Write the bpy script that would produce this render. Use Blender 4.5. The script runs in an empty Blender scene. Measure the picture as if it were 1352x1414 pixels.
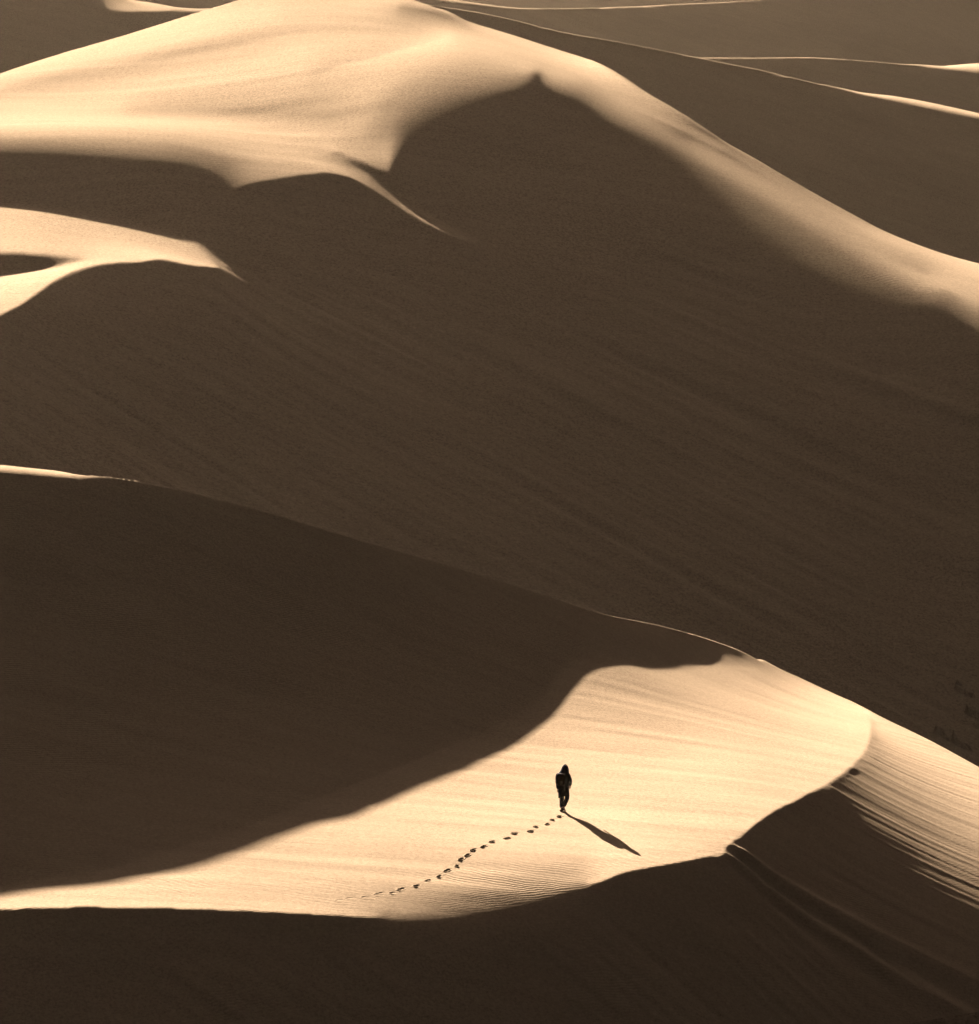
import bpy, bmesh, math, random
import numpy as np

# ------------------------------------------------------------------ basics
W0, H0 = 1352.0, 1414.0            # photograph frame the traced crest lines refer to
FPX = 5700.0                       # focal length in those pixels (a long tele lens)
PITCH = math.radians(12.0)
CAM = np.array((0.0, 0.0, 45.0))
AZ, EL = math.atan2(-0.44, 0.90), math.radians(18.0)
SUN = np.array((math.sin(AZ) * math.cos(EL), math.cos(AZ) * math.cos(EL), math.sin(EL)))
CT, ST = math.cos(PITCH), math.sin(PITCH)
FV = np.array((0.0, CT, -ST)); UV = np.array((0.0, ST, CT))

scene = bpy.context.scene
col = scene.collection
rng = np.random.RandomState(7)
random.seed(7)


def ray(u, v):
    xc = (np.asarray(u, float) - W0 / 2) / FPX
    yc = -(np.asarray(v, float) - H0 / 2) / FPX
    d = np.empty(np.broadcast(xc, yc).shape + (3,))
    d[..., 0] = xc
    d[..., 1] = CT + yc * ST
    d[..., 2] = -ST + yc * CT
    return d, xc, yc


# ------------------------------------------------------------------ smooth fields from sparse values
def resample(pts, step=1.0):
    pts = np.array(pts, float)
    out = [pts[:1]]
    for a, b in zip(pts[:-1], pts[1:]):
        n = max(1, int(np.hypot(*(b[:2] - a[:2])) / step))
        t = np.linspace(0, 1, n + 1)[1:, None]
        out.append(a + (b - a) * t)
    return np.concatenate(out)


def smooth_curve(pts, step=2.0):
    """Catmull-Rom through points whose first two entries are pixel coordinates."""
    p = np.array(pts, float)
    if len(p) < 3:
        return resample(p, step)
    q = np.vstack([2 * p[0] - p[1], p, 2 * p[-1] - p[-2]])
    out = []
    for i in range(1, len(q) - 2):
        n = max(2, int(np.hypot(*(q[i + 1, :2] - q[i, :2])) / step))
        t = np.linspace(0, 1, n, endpoint=False)[:, None]
        # cardinal tangents limited by segment length keep it free of overshoot
        l0 = np.hypot(*(q[i, :2] - q[i - 1, :2])) + 1e-6; l1 = np.hypot(*(q[i + 1, :2] - q[i, :2])) + 1e-6
        l2 = np.hypot(*(q[i + 2, :2] - q[i + 1, :2])) + 1e-6
        m1 = (q[i + 1] - q[i]) / l1 * (l0 / (l0 + l1)) + (q[i] - q[i - 1]) / l0 * (l1 / (l0 + l1))
        m2 = (q[i + 1] - q[i]) / l1 * (l2 / (l1 + l2)) + (q[i + 2] - q[i + 1]) / l2 * (l1 / (l1 + l2))
        m1 = m1 * l1; m2 = m2 * l1
        h00 = 2 * t**3 - 3 * t**2 + 1; h10 = t**3 - 2 * t**2 + t
        h01 = -2 * t**3 + 3 * t**2; h11 = t**3 - t**2
        out.append(h00 * q[i] + h10 * m1 + h01 * q[i + 1] + h11 * m2)
    out.append(p[-1:])
    return np.concatenate(out)


class Field:
    def __init__(self, u0, u1, v0, v1, step):
        self.u0, self.v0, self.step = u0, v0, step
        self.nu = int((u1 - u0) / step) + 1
        self.nv = int((v1 - v0) / step) + 1
        self.us = u0 + step * np.arange(self.nu); self.vs = v0 + step * np.arange(self.nv)

    def blank(self, k=1):
        return np.zeros((self.nv, self.nu, k)), np.zeros((self.nv, self.nu))

    def put(self, acc, wt, u, v, val):
        i = np.round((np.asarray(v) - self.v0) / self.step).astype(int)
        j = np.round((np.asarray(u) - self.u0) / self.step).astype(int)
        ok = (i >= 0) & (i < self.nv) & (j >= 0) & (j < self.nu)
        val = np.asarray(val, float)
        if val.ndim == 1:
            val = val[:, None]
        np.add.at(acc, (i[ok], j[ok]), val[ok]); np.add.at(wt, (i[ok], j[ok]), 1.0)

    def diffuse(self, acc, wt, iters=60):
        levels = [(acc, wt)]
        while min(levels[-1][1].shape) > 6:
            a, w = levels[-1]
            ph, pw = a.shape[0] % 2, a.shape[1] % 2
            a = np.pad(a, ((0, ph), (0, pw), (0, 0))); w = np.pad(w, ((0, ph), (0, pw)))
            a = a[0::2, 0::2] + a[1::2, 0::2] + a[0::2, 1::2] + a[1::2, 1::2]
            w = w[0::2, 0::2] + w[1::2, 0::2] + w[0::2, 1::2] + w[1::2, 1::2]
            levels.append((a, w))
        x = None
        for a, w in levels[::-1]:
            known = w > 0
            val = a / np.maximum(w, 1e-9)[..., None]
            if x is None:
                x = np.broadcast_to((a.sum((0, 1)) / max(w.sum(), 1e-9)), a.shape).copy()
            else:
                x = np.repeat(np.repeat(x, 2, 0), 2, 1)[:a.shape[0], :a.shape[1]].copy()
            x[known] = val[known]
            for _ in range(iters):
                p = np.pad(x, ((1, 1), (1, 1), (0, 0)), mode='edge')
                x = 0.25 * (p[:-2, 1:-1] + p[2:, 1:-1] + p[1:-1, :-2] + p[1:-1, 2:])
                x[known] = val[known]
        return x

    def sample(self, F, u, v):
        x = np.clip((np.asarray(u) - self.u0) / self.step, 0, self.nu - 1.001)
        y = np.clip((np.asarray(v) - self.v0) / self.step, 0, self.nv - 1.001)
        j = x.astype(int); i = y.astype(int)
        a = x - j; b = y - i
        if F.ndim == 3:
            a = a[..., None]; b = b[..., None]
        return (F[i, j] * (1 - a) * (1 - b) + F[i, j + 1] * a * (1 - b)
                + F[i + 1, j] * (1 - a) * b + F[i + 1, j + 1] * a * b)


def poisson(gx, gy, wx, wy, far=None):
    """Least-squares field whose forward steps follow (gx, gy); free edges."""
    nv, nu = gx.shape
    hu = 0.5 * (gx[:, 1:] + gx[:, :-1]) * wx; hv = 0.5 * (gy[1:] + gy[:-1])
    if far is not None:
        hv = np.where(far[1:], gy[1:], hv)              # keeps the crest a sharp edge
    hv = hv * wy
    div = np.zeros((nv, nu))
    div[:, :-1] += hu; div[:, 1:] -= hu
    div[:-1] += hv; div[1:] -= hv
    E = np.concatenate([div, div[::-1]], 0); E = np.concatenate([E, E[:, ::-1]], 1)
    Fq = np.fft.rfft2(E)
    ky = 2 - 2 * np.cos(np.pi * np.arange(2 * nv) / nv)
    kx = 2 - 2 * np.cos(np.pi * np.arange(nu + 1) / nu)
    den = wy * ky[:, None] + wx * kx[None]; den[0, 0] = 1
    Fq = -Fq / den; Fq[0, 0] = 0
    return np.fft.irfft2(Fq, s=E.shape)[:nv, :nu]


def targets(fld, curves, points, slopes):
    acc, wt = fld.blank(1)
    for c in curves:
        pts = np.array(c['p'], float)
        vl, vr, off = c.get('l'), c.get('r'), c.get('o', 2.0)
        n = len(pts)
        ex = lambda x: np.zeros(n) if x is None else (np.full(n, float(x)) if np.isscalar(x) else np.array(x, float))
        sc_ = smooth_curve(np.column_stack([pts, ex(vl), ex(vr), ex(off)]), 1.0)
        d = np.gradient(sc_[:, :2], axis=0)
        nn = np.column_stack([d[:, 1], -d[:, 0]]); nn /= np.linalg.norm(nn, axis=1)[:, None] + 1e-9
        for val, sg, k in ((vl, 1, 2), (vr, -1, 3)):      # left of travel (+u) is up in the picture
            if val is not None:
                fld.put(acc, wt, sc_[:, 0] + sg * nn[:, 0] * sc_[:, 4], sc_[:, 1] + sg * nn[:, 1] * sc_[:, 4], sc_[:, k])
    held = wt > 0
    hv_ = acc[held] / wt[held][:, None]
    pp = np.array(points, float)
    # a sparse value counts as a small disc, so the field stays rounded there
    for r in range(3):
        for t in np.linspace(0, 2 * math.pi, 12, endpoint=False):
            fld.put(acc, wt, pp[:, 0] + r * 5 * math.cos(t), pp[:, 1] + r * 2.5 * math.sin(t), pp[:, 2])
    I = fld.diffuse(acc, wt)
    for _ in range(350):                                  # only the traced lines stay fixed
        p_ = np.pad(I, ((1, 1), (1, 1), (0, 0)), mode='edge')
        I = 0.25 * (p_[:-2, 1:-1] + p_[2:, 1:-1] + p_[1:-1, :-2] + p_[1:-1, 2:])
        I[held] = hv_
    acc, wt = fld.blank(2)
    ss = np.array(slopes, float)
    fld.put(acc, wt, ss[:, 0], ss[:, 1], ss[:, 2:4])
    pq = fld.diffuse(acc, wt)
    for _ in range(60):
        p_ = np.pad(pq, ((1, 1), (1, 1), (0, 0)), mode='edge')
        pq = 0.25 * (p_[:-2, 1:-1] + p_[2:, 1:-1] + p_[1:-1, :-2] + p_[1:-1, 2:])
    return np.concatenate([I, pq], 2)


def project(a, Y, H):
    """pixel of the ground point (aY, Y, HY) seen from the camera"""
    dep = CT - H * ST
    return W0 / 2 + FPX * a / dep, H0 / 2 - FPX * (ST + H * CT) / dep



def solve_dune(fld, T, top, a_lim, y_lim, steps, anchor, sched, lee=-0.5, keep=0.10, climb=False):
    """Height of a dune over the ground plan (bearing a = X/Y, log distance), as H = Z/Y relative to the
    camera: slopes follow the traced field T (sun incidence, rough slopes); behind its crest it falls away."""
    tc = smooth_curve(top, 1.0); o = np.argsort(tc[:, 0], kind='stable')
    aa, aY = anchor[0], anchor[1]
    H = None
    for (mul, iters) in sched:
        da, dz = steps[0] * mul, steps[1] * mul
        av = np.arange(a_lim[0], a_lim[1], da); zv = np.arange(math.log(y_lim[0]), math.log(y_lim[1]), dz)
        A, Zt = np.meshgrid(av, zv); Y = np.exp(Zt)
        if H is None:
            H = -0.25 + 0.25 * (Zt - zv[0])
        else:
            x = np.clip((A - oa[0]) / oda, 0, len(oa) - 1.001); y = np.clip((Zt - oz[0]) / odz, 0, len(oz) - 1.001)
            j = x.astype(int); i = y.astype(int); fx = x - j; fy = y - i
            H = H[i, j] * (1 - fx) * (1 - fy) + H[i, j + 1] * fx * (1 - fy) + H[i + 1, j] * (1 - fx) * fy + H[i + 1, j + 1] * fx * fy
        ja = int(np.argmin(abs(av - aa))); ia = int(np.argmin(abs(zv - math.log(aY))))
        for it in range(iters):
            H = H + (anchor[2] - H[ia, ja])
            u, v = project(A, Y, H)
            vt = np.interp(u, tc[o, 0], tc[o, 1])
            beyond = np.maximum.accumulate(v < vt, axis=0)
            runmin = np.minimum.accumulate(v, axis=0)
            hid = (v > runmin + 0.6) & ~beyond
            S = fld.sample(T, u, np.maximum(v, vt + 1.0))
            p = np.gradient(H, axis=1) / da
            q = np.gradient(H, axis=0) / dz - p * A + H
            g0a, g0z = p, q + p * A - H
            k = keep
            p1 = p * (1 - k) + S[..., 1] * k; q1 = q * (1 - k) + S[..., 2] * k
            nz = 1 / np.sqrt(1 + p1**2 + q1**2)
            n = np.dstack([-p1 * nz, -q1 * nz, nz])
            c = n @ SUN
            I = S[..., 0]
            tgt = np.where(I < -0.095, np.minimum(c, I), I)   # deep shade may turn further away
            t = n - c[..., None] * SUN
            t /= np.linalg.norm(t, axis=2)[..., None] + 1e-9
            n = tgt[..., None] * SUN + np.sqrt(np.maximum(1 - tgt**2, 0))[..., None] * t
            nzc = np.maximum(n[..., 2], 0.5)
            p2, q2 = -n[..., 0] / nzc, -n[..., 1] / nzc
            m = np.hypot(p2, q2); f = np.minimum(1, 0.78 / np.maximum(m, 1e-6))
            p2 *= f; q2 *= f
            ga, gz = p2, q2 + p2 * A - H
            gz = np.maximum(gz, 0.012)
            ga = np.where(beyond | hid, g0a, ga)
            gz = np.where(beyond, lee * 0.3 + 0.7 * (q) + g0z - q, np.where(hid, 0.03 if climb and mul == sched[0][0] and it < iters - 15 else g0z, gz))
            Hn = poisson(ga * da, gz * dz, 1.0, (da / dz)**2, beyond)
            Hn += anchor[2] - Hn[ia, ja]
            H = H + 0.7 * (Hn - (H + (anchor[2] - H[ia, ja])))
        oa, oz, oda, odz = av, zv, da, dz
    H = H + (anchor[2] - H[ia, ja])
    return A, Y, H, (u, v, n, S, beyond)


# ------------------------------------------------------------------ materials
def sand_material(name, ripple=0.0, streak=0.3, grain=1.0, tint=(0.185, 0.127, 0.082)):
    m = bpy.data.materials.new(name); m.use_nodes = True
    nt = m.node_tree; N = nt.nodes; K = nt.links
    b = N['Principled BSDF']
    b.inputs['Roughness'].default_value = 0.95
    b.inputs['Specular IOR Level'].default_value = 0.0
    tc = N.new('ShaderNodeTexCoord')
    def noise(scale, mapping, detail=2.0, rough=0.5):
        mp = N.new('ShaderNodeMapping'); mp.inputs['Scale'].default_value = mapping
        K.new(tc.outputs['Object'], mp.inputs['Vector'])
        t = N.new('ShaderNodeTexNoise'); t.inputs['Scale'].default_value = scale
        t.inputs['Detail'].default_value = detail; t.inputs['Roughness'].default_value = rough
        K.new(mp.outputs['Vector'], t.inputs['Vector'])
        return t.outputs['Fac']
    def math_(op, a, bb):
        x = N.new('ShaderNodeMath'); x.operation = op
        for s, y in zip(x.inputs, (a, bb)):
            if hasattr(y, 'links'):
                K.new(y, s)
            else:
                s.default_value = y
        return x.outputs[0]
    # colour: sand grains, faint heavy-mineral streaks and broad patches
    g = noise(9.0 if ripple >= 1 else 5.0, (1, 1, 1), 4.0, 0.9)
    p = noise(0.045, (0.35, 1, 1), 3.0, 0.5)
    s = noise(1.3, (0.06, 1, 0.6), 4.0, 0.6)
    f = math_('ADD', math_('MULTIPLY', math_('SUBTRACT', g, 0.5), 1.0 * grain),
              math_('ADD', math_('MULTIPLY', math_('SUBTRACT', p, 0.5), 0.55),
                    math_('MULTIPLY', math_('SUBTRACT', s, 0.5), 0.28)))
    f = math_('ADD', f, 1.0)
    mix = N.new('ShaderNodeMix'); mix.data_type = 'RGBA'; mix.blend_type = 'MULTIPLY'
    mix.inputs['Factor'].default_value = 1.0
    mix.inputs['A'].default_value = (*tint, 1)
    K.new(f, mix.inputs['B']); K.new(mix.outputs['Result'], b.inputs['Base Color'])
    # relief: streaks along the wind, small ripples, grains
    st = noise(2.2, (0.05, 1, 0.7), 5.0, 0.6)
    gr = noise(14.0, (1, 1, 1), 2.0, 0.6)
    h = math_('ADD', math_('MULTIPLY', st, 0.045 * streak), math_('MULTIPLY', gr, 0.007))
    if ripple:
        mp = N.new('ShaderNodeMapping'); mp.inputs['Rotation'].default_value = (0, 0, math.radians(62))
        K.new(tc.outputs['Object'], mp.inputs['Vector'])
        w = N.new('ShaderNodeTexWave'); w.wave_type = 'BANDS'; w.bands_direction = 'X'
        w.inputs['Scale'].default_value = 2.4 if ripple >= 1 else 0.9; w.inputs['Distortion'].default_value = 5.0
        w.inputs['Detail'].default_value = 2.0; w.inputs['Detail Scale'].default_value = 0.6
        K.new(mp.outputs['Vector'], w.inputs['Vector'])
        am = noise(0.35, (0.5, 1, 1), 2.0)
        am = math_('MAXIMUM', math_('MULTIPLY', math_('SUBTRACT', am, 0.40), 4.0), 0.0)
        h = math_('ADD', h, math_('MULTIPLY', math_('MULTIPLY', w.outputs['Fac'], am), 0.0065 * (1.0 if ripple >= 1 else 1.4)))
    bp = N.new('ShaderNodeBump'); bp.inputs['Strength'].default_value = 1.0; bp.inputs['Distance'].default_value = 1.0
    K.new(h, bp.inputs['Height']); K.new(bp.outputs['Normal'], b.inputs['Normal'])
    return m


def plain(name, colr, rough=0.8, weave=60.0, amt=0.25):
    m = bpy.data.materials.new(name); m.use_nodes = True
    nt = m.node_tree; N = nt.nodes; K = nt.links; b = N['Principled BSDF']
    b.inputs['Roughness'].default_value = rough; b.inputs['Specular IOR Level'].default_value = 0.02
    tc = N.new('ShaderNodeTexCoord'); t = N.new('ShaderNodeTexNoise'); t.inputs['Scale'].default_value = weave
    K.new(tc.outputs['Object'], t.inputs['Vector'])
    r = N.new('ShaderNodeValToRGB')
    r.color_ramp.elements[0].color = (*[c * (1 - amt) for c in colr], 1)
    r.color_ramp.elements[1].color = (*[c * (1 + amt) for c in colr], 1)
    K.new(t.outputs['Fac'], r.inputs['Fac']); K.new(r.outputs['Color'], b.inputs['Base Color'])
    return m


# ------------------------------------------------------------------ mesh helpers
def grid_mesh(name, P, mat, kind=None, own=None):
    nv, nu = P.shape[:2]
    me = bpy.data.meshes.new(name)
    me.vertices.add(nv * nu)
    me.vertices.foreach_set('co', P.reshape(-1).astype(np.float32))
    a = (np.arange(nv - 1)[:, None] * nu + np.arange(nu - 1)[None]).reshape(-1)
    q = np.column_stack([a, a + 1, a + nu + 1, a + nu]).astype(np.int32)
    if own is not None:
        q = q[own.reshape(-1) < 0]
    me.loops.add(q.size); me.loops.foreach_set('vertex_index', q.reshape(-1))
    me.polygons.add(len(q))
    me.polygons.foreach_set('loop_start', np.arange(0, q.size, 4, dtype=np.int32))
    me.polygons.foreach_set('use_smooth', np.ones(len(q), dtype=bool))
    me.update(calc_edges=True); me.validate()
    me.materials.append(mat)
    o = bpy.data.objects.new(name, me); col.objects.link(o)
    if kind:
        o['kind'] = kind
    return o


def vnoise(x, y, seed):
    """smooth value noise on a lattice"""
    r = np.random.RandomState(seed).rand(256, 256)
    xi = np.floor(x).astype(int); yi = np.floor(y).astype(int)
    a = x - xi; b = y - yi
    a = a * a * (3 - 2 * a); b = b * b * (3 - 2 * b)
    g = lambda i, j: r[i & 255, j & 255]
    return (g(xi, yi) * (1 - a) * (1 - b) + g(xi + 1, yi) * a * (1 - b)
            + g(xi, yi + 1) * (1 - a) * b + g(xi + 1, yi + 1) * a * b) - 0.5


# ------------------------------------------------------------------ traced lines: near dune
CREST_A = [(-580, 640), (-350, 625), (-140, 631), (0, 641), (60, 647), (130, 656), (190, 665), (300, 689), (400, 717), (520, 752), (650, 790),
           (740, 818), (830, 847), (920, 866), (1000, 890), (1080, 925), (1150, 953), (1200, 985), (1270, 1018),
           (1352, 1063), (1490, 1140), (1900, 1345)]
fA = Field(-580, 1490, 560, 1580, 2.0)
cA = [
    dict(p=CREST_A, r=[.3, .34, .36, .36, .36, .32, -.04, -.13, -.15, -.13, -.09, -.05, -.03, -.03, -.04, .1, .3, .34, .34, .34, .34, .34], o=2.0),
    dict(p=[(-580, 660), (-350, 645), (-140, 646), (0, 653), (60, 657), (130, 662), (190, 667)], r=-.07, o=1),
    dict(p=[(-580, 1262), (-350, 1256), (-140, 1240), (0, 1224), (60, 1213), (130, 1203), (220, 1178), (320, 1148), (430, 1106), (520, 1071),
            (600, 1038), (680, 1003), (730, 975), (755, 953), (770, 930), (790, 914), (820, 904), (840, 903),
            (860, 908), (880, 917), (905, 922), (940, 920), (975, 915), (1010, 914), (1045, 918)],
         l=[.0, .0, .01, .02, .04, .07, .1, .1, .1, .1, .08, .06, .03, .0, -.01, -.02] + [-.02, -.025, -.03, -.03, -.03, -.03, -.03, -.02, .03],
         r=[.24] * 11 + [.22, .21, .2, .19, .17, .14, .14, .14, .15, .15, .15, .14, .13, .13],
         o=[2] * 11 + [3, 4, 5, 6, 7, 9, 9, 9, 9, 9, 9, 9, 9, 9]),
    dict(p=[(985, 897), (1010, 904), (1035, 911), (1060, 920)], l=[-.03, -.02, .0, .05], r=[-.03, -.02, .0, .06], o=1),
    # near crest, then the soft brow, then the sharp crest again
    dict(p=[(-580, 1275), (-350, 1268), (-140, 1258), (0, 1256), (100, 1253), (200, 1254), (300, 1257), (430, 1263), (520, 1269)],
         l=[.3, .3, .3, .3, .3, .28, .26, .22, .16], r=-.2, o=[2, 2, 2, 2, 2, 2, 2, 2, 4]),
    dict(p=[(545, 1271), (600, 1267), (680, 1252), (740, 1240), (800, 1225)], l=[.1, .09, .09, .09, .13], r=[-.07, -.05, -.05, -.05, -.07], o=[8, 17, 20, 17, 9]),
    dict(p=[(560, 1222), (640, 1212), (720, 1200), (800, 1188)], l=.21, r=.19, o=3),
    dict(p=[(560, 1310), (640, 1305), (720, 1290), (800, 1268)], l=-.13, r=-.16, o=3),
    dict(p=[(815, 1222), (830, 1218), (860, 1206), (900, 1198), (950, 1189), (980, 1183), (999, 1181), (1004, 1171), (1012, 1163), (1025, 1157), (1040, 1141),
            (1075, 1118), (1110, 1100), (1150, 1078), (1180, 1055), (1198, 1030), (1203, 1005), (1199, 986)],
         l=[.26, .27, .27, .27, .27, .26, .25, .22, .22, .25, .27, .28, .28, .29, .3, .31, .32, .33],
         r=[-.14, -.15, -.16, -.16, -.16, -.15, -.12, -.13, -.15, -.15, -.14, -.13, -.12, -.02, .03, .1, .17, .30], o=2),
]
pA = [(900, 960, .165), (1000, 950, .19), (1100, 950, .27), (1170, 985, .3), (850, 1000, .23), (1000, 1010, .27),
      (700, 1030, .25), (1000, 1080, .31), (800, 1070, .33), (950, 1060, .33), (700, 1090, .33), (600, 1100, .30),
      (500, 1140, .28), (840, 1130, .36), (800, 1140, .37), (850, 1165, .38), (790, 1125, .33), (700, 1140, .28), (900, 1150, .3), (1000, 1120, .28), (640, 1150, .27),
      (300, 1200, .27), (100, 1235, .27), (400, 1220, .24), (550, 1200, .225), (700, 1200, .21), (600, 1240, .17),
      (500, 1250, .2), (850, 1190, .25), (940, 1175, .26), (1100, 1060, .29), (1185, 1015, .31), (770, 1150, .3),
      (730, 1215, .18), (790, 1195, .24),
      (1352, 1075, .33), (1290, 1050, .3), (1255, 1055, .22), (1352, 1115, .25), (1352, 1150, .19), (1300, 1110, .17),
      (1250, 1090, .11), (1352, 1190, .10), (1300, 1150, .085), (1352, 1220, .055), (1200, 1088, .035), (1250, 1150, .025),
      (1300, 1200, .015), (1352, 1260, -.005), (1150, 1120, -.03), (1300, 1265, -.03), (1200, 1190, -.04), (1352, 1340, -.09), (1470, 1190, .26), (1470, 1280, .04),
      (1470, 1340, -.05),
      (0, 700, -.17), (0, 800, -.13), (0, 950, -.03), (-130, 850, -.1), (-130, 1000, -.03), (-130, 1130, .0), (-400, 750, -.13), (-400, 900, -.05), (-400, 1050, -.02), (-400, 1170, .0), (0, 1120, .0), (150, 720, -.18), (150, 800, -.12), (150, 900, -.04), (150, 1050, .02), (300, 745, -.16), (300, 820, -.07), (300, 930, .0), (350, 1040, .08), (450, 785, -.12), (480, 890, .0), (500, 1000, .07), (600, 830, -.07), (700, 850, -.03), (640, 920, .02), (800, 872, -.005), (870, 885, -.01), (940, 890, -.015), (990, 898, -.02), (760, 860, -.01), (720, 920, .02), (1100, 1200, -.12),
      (100, 1350, -.2), (500, 1350, -.2), (800, 1320, -.18), (1000, 1300, -.16), (1150, 1350, -.15), (1200, 1480, -.15),
      (300, 1500, -.2)]
sA = [(-500, 700, -.05, .36), (-500, 1000, -.05, .34), (-500, 1400, -.25, .5), (-300, 900, -.08, .35), (-100, 700, -.10, .48), (0, 760, -.12, .46), (300, 760, -.16, .46), (500, 800, -.16, .44), (600, 850, -.16, .34), (850, 890, -.14, .27), (100, 920, -.12, .34), (100, 1050, -.08, .18),
      (400, 930, -.12, .30), (450, 1020, -.08, .17), (100, 1150, -.06, .14), (-100, 1100, -.06, .18), (980, 900, -.1, .22),
      (60, 1240, -.02, .0), (300, 1200, -.03, .02), (600, 1120, -.03, .02), (800, 1090, -.03, -.02), (1000, 1050, -.04, .0),
      (900, 980, -.05, .12), (700, 1200, -.05, .03), (1100, 1000, -.06, .04), (940, 1160, -.05, .0), (1150, 1030, -.06, .0),
      (-100, 1247, -.02, .0), (1000, 1130, -.05, 0),
      (50, 1300, -.34, .55), (300, 1330, -.38, .52), (600, 1340, -.42, .45), (850, 1280, -.48, .38), (950, 1230, -.5, .33),
      (1000, 1350, -.5, .33), (100, 1500, -.36, .52), (600, 1500, -.42, .45), (1000, 1500, -.5, .33), (1180, 1400, -.5, .28),
      (1080, 1170, -.6, .16), (1150, 1150, -.62, .1), (1200, 1250, -.6, .14), (1250, 1120, -.6, .02), (1300, 1300, -.58, .14),
      (1230, 1050, -.45, -.05), (1352, 1200, -.55, .0), (1340, 1090, -.38, -.08), (1470, 1200, -.4, -.06), (1470, 1350, -.55, .08),
      (1400, 1500, -.5, .2)]
TA = targets(fA, cA, pA, sA)
dn0, _, _ = ray(775, 1122)
an_A = (dn0[0] / dn0[1], 144.0, dn0[2] / dn0[1])
GA = solve_dune(fA, TA, CREST_A, (-0.222, 0.200), (112, 205), (0.00035, 0.0008), an_A, ((6, 300), (3, 50), (1, 12)))

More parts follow.
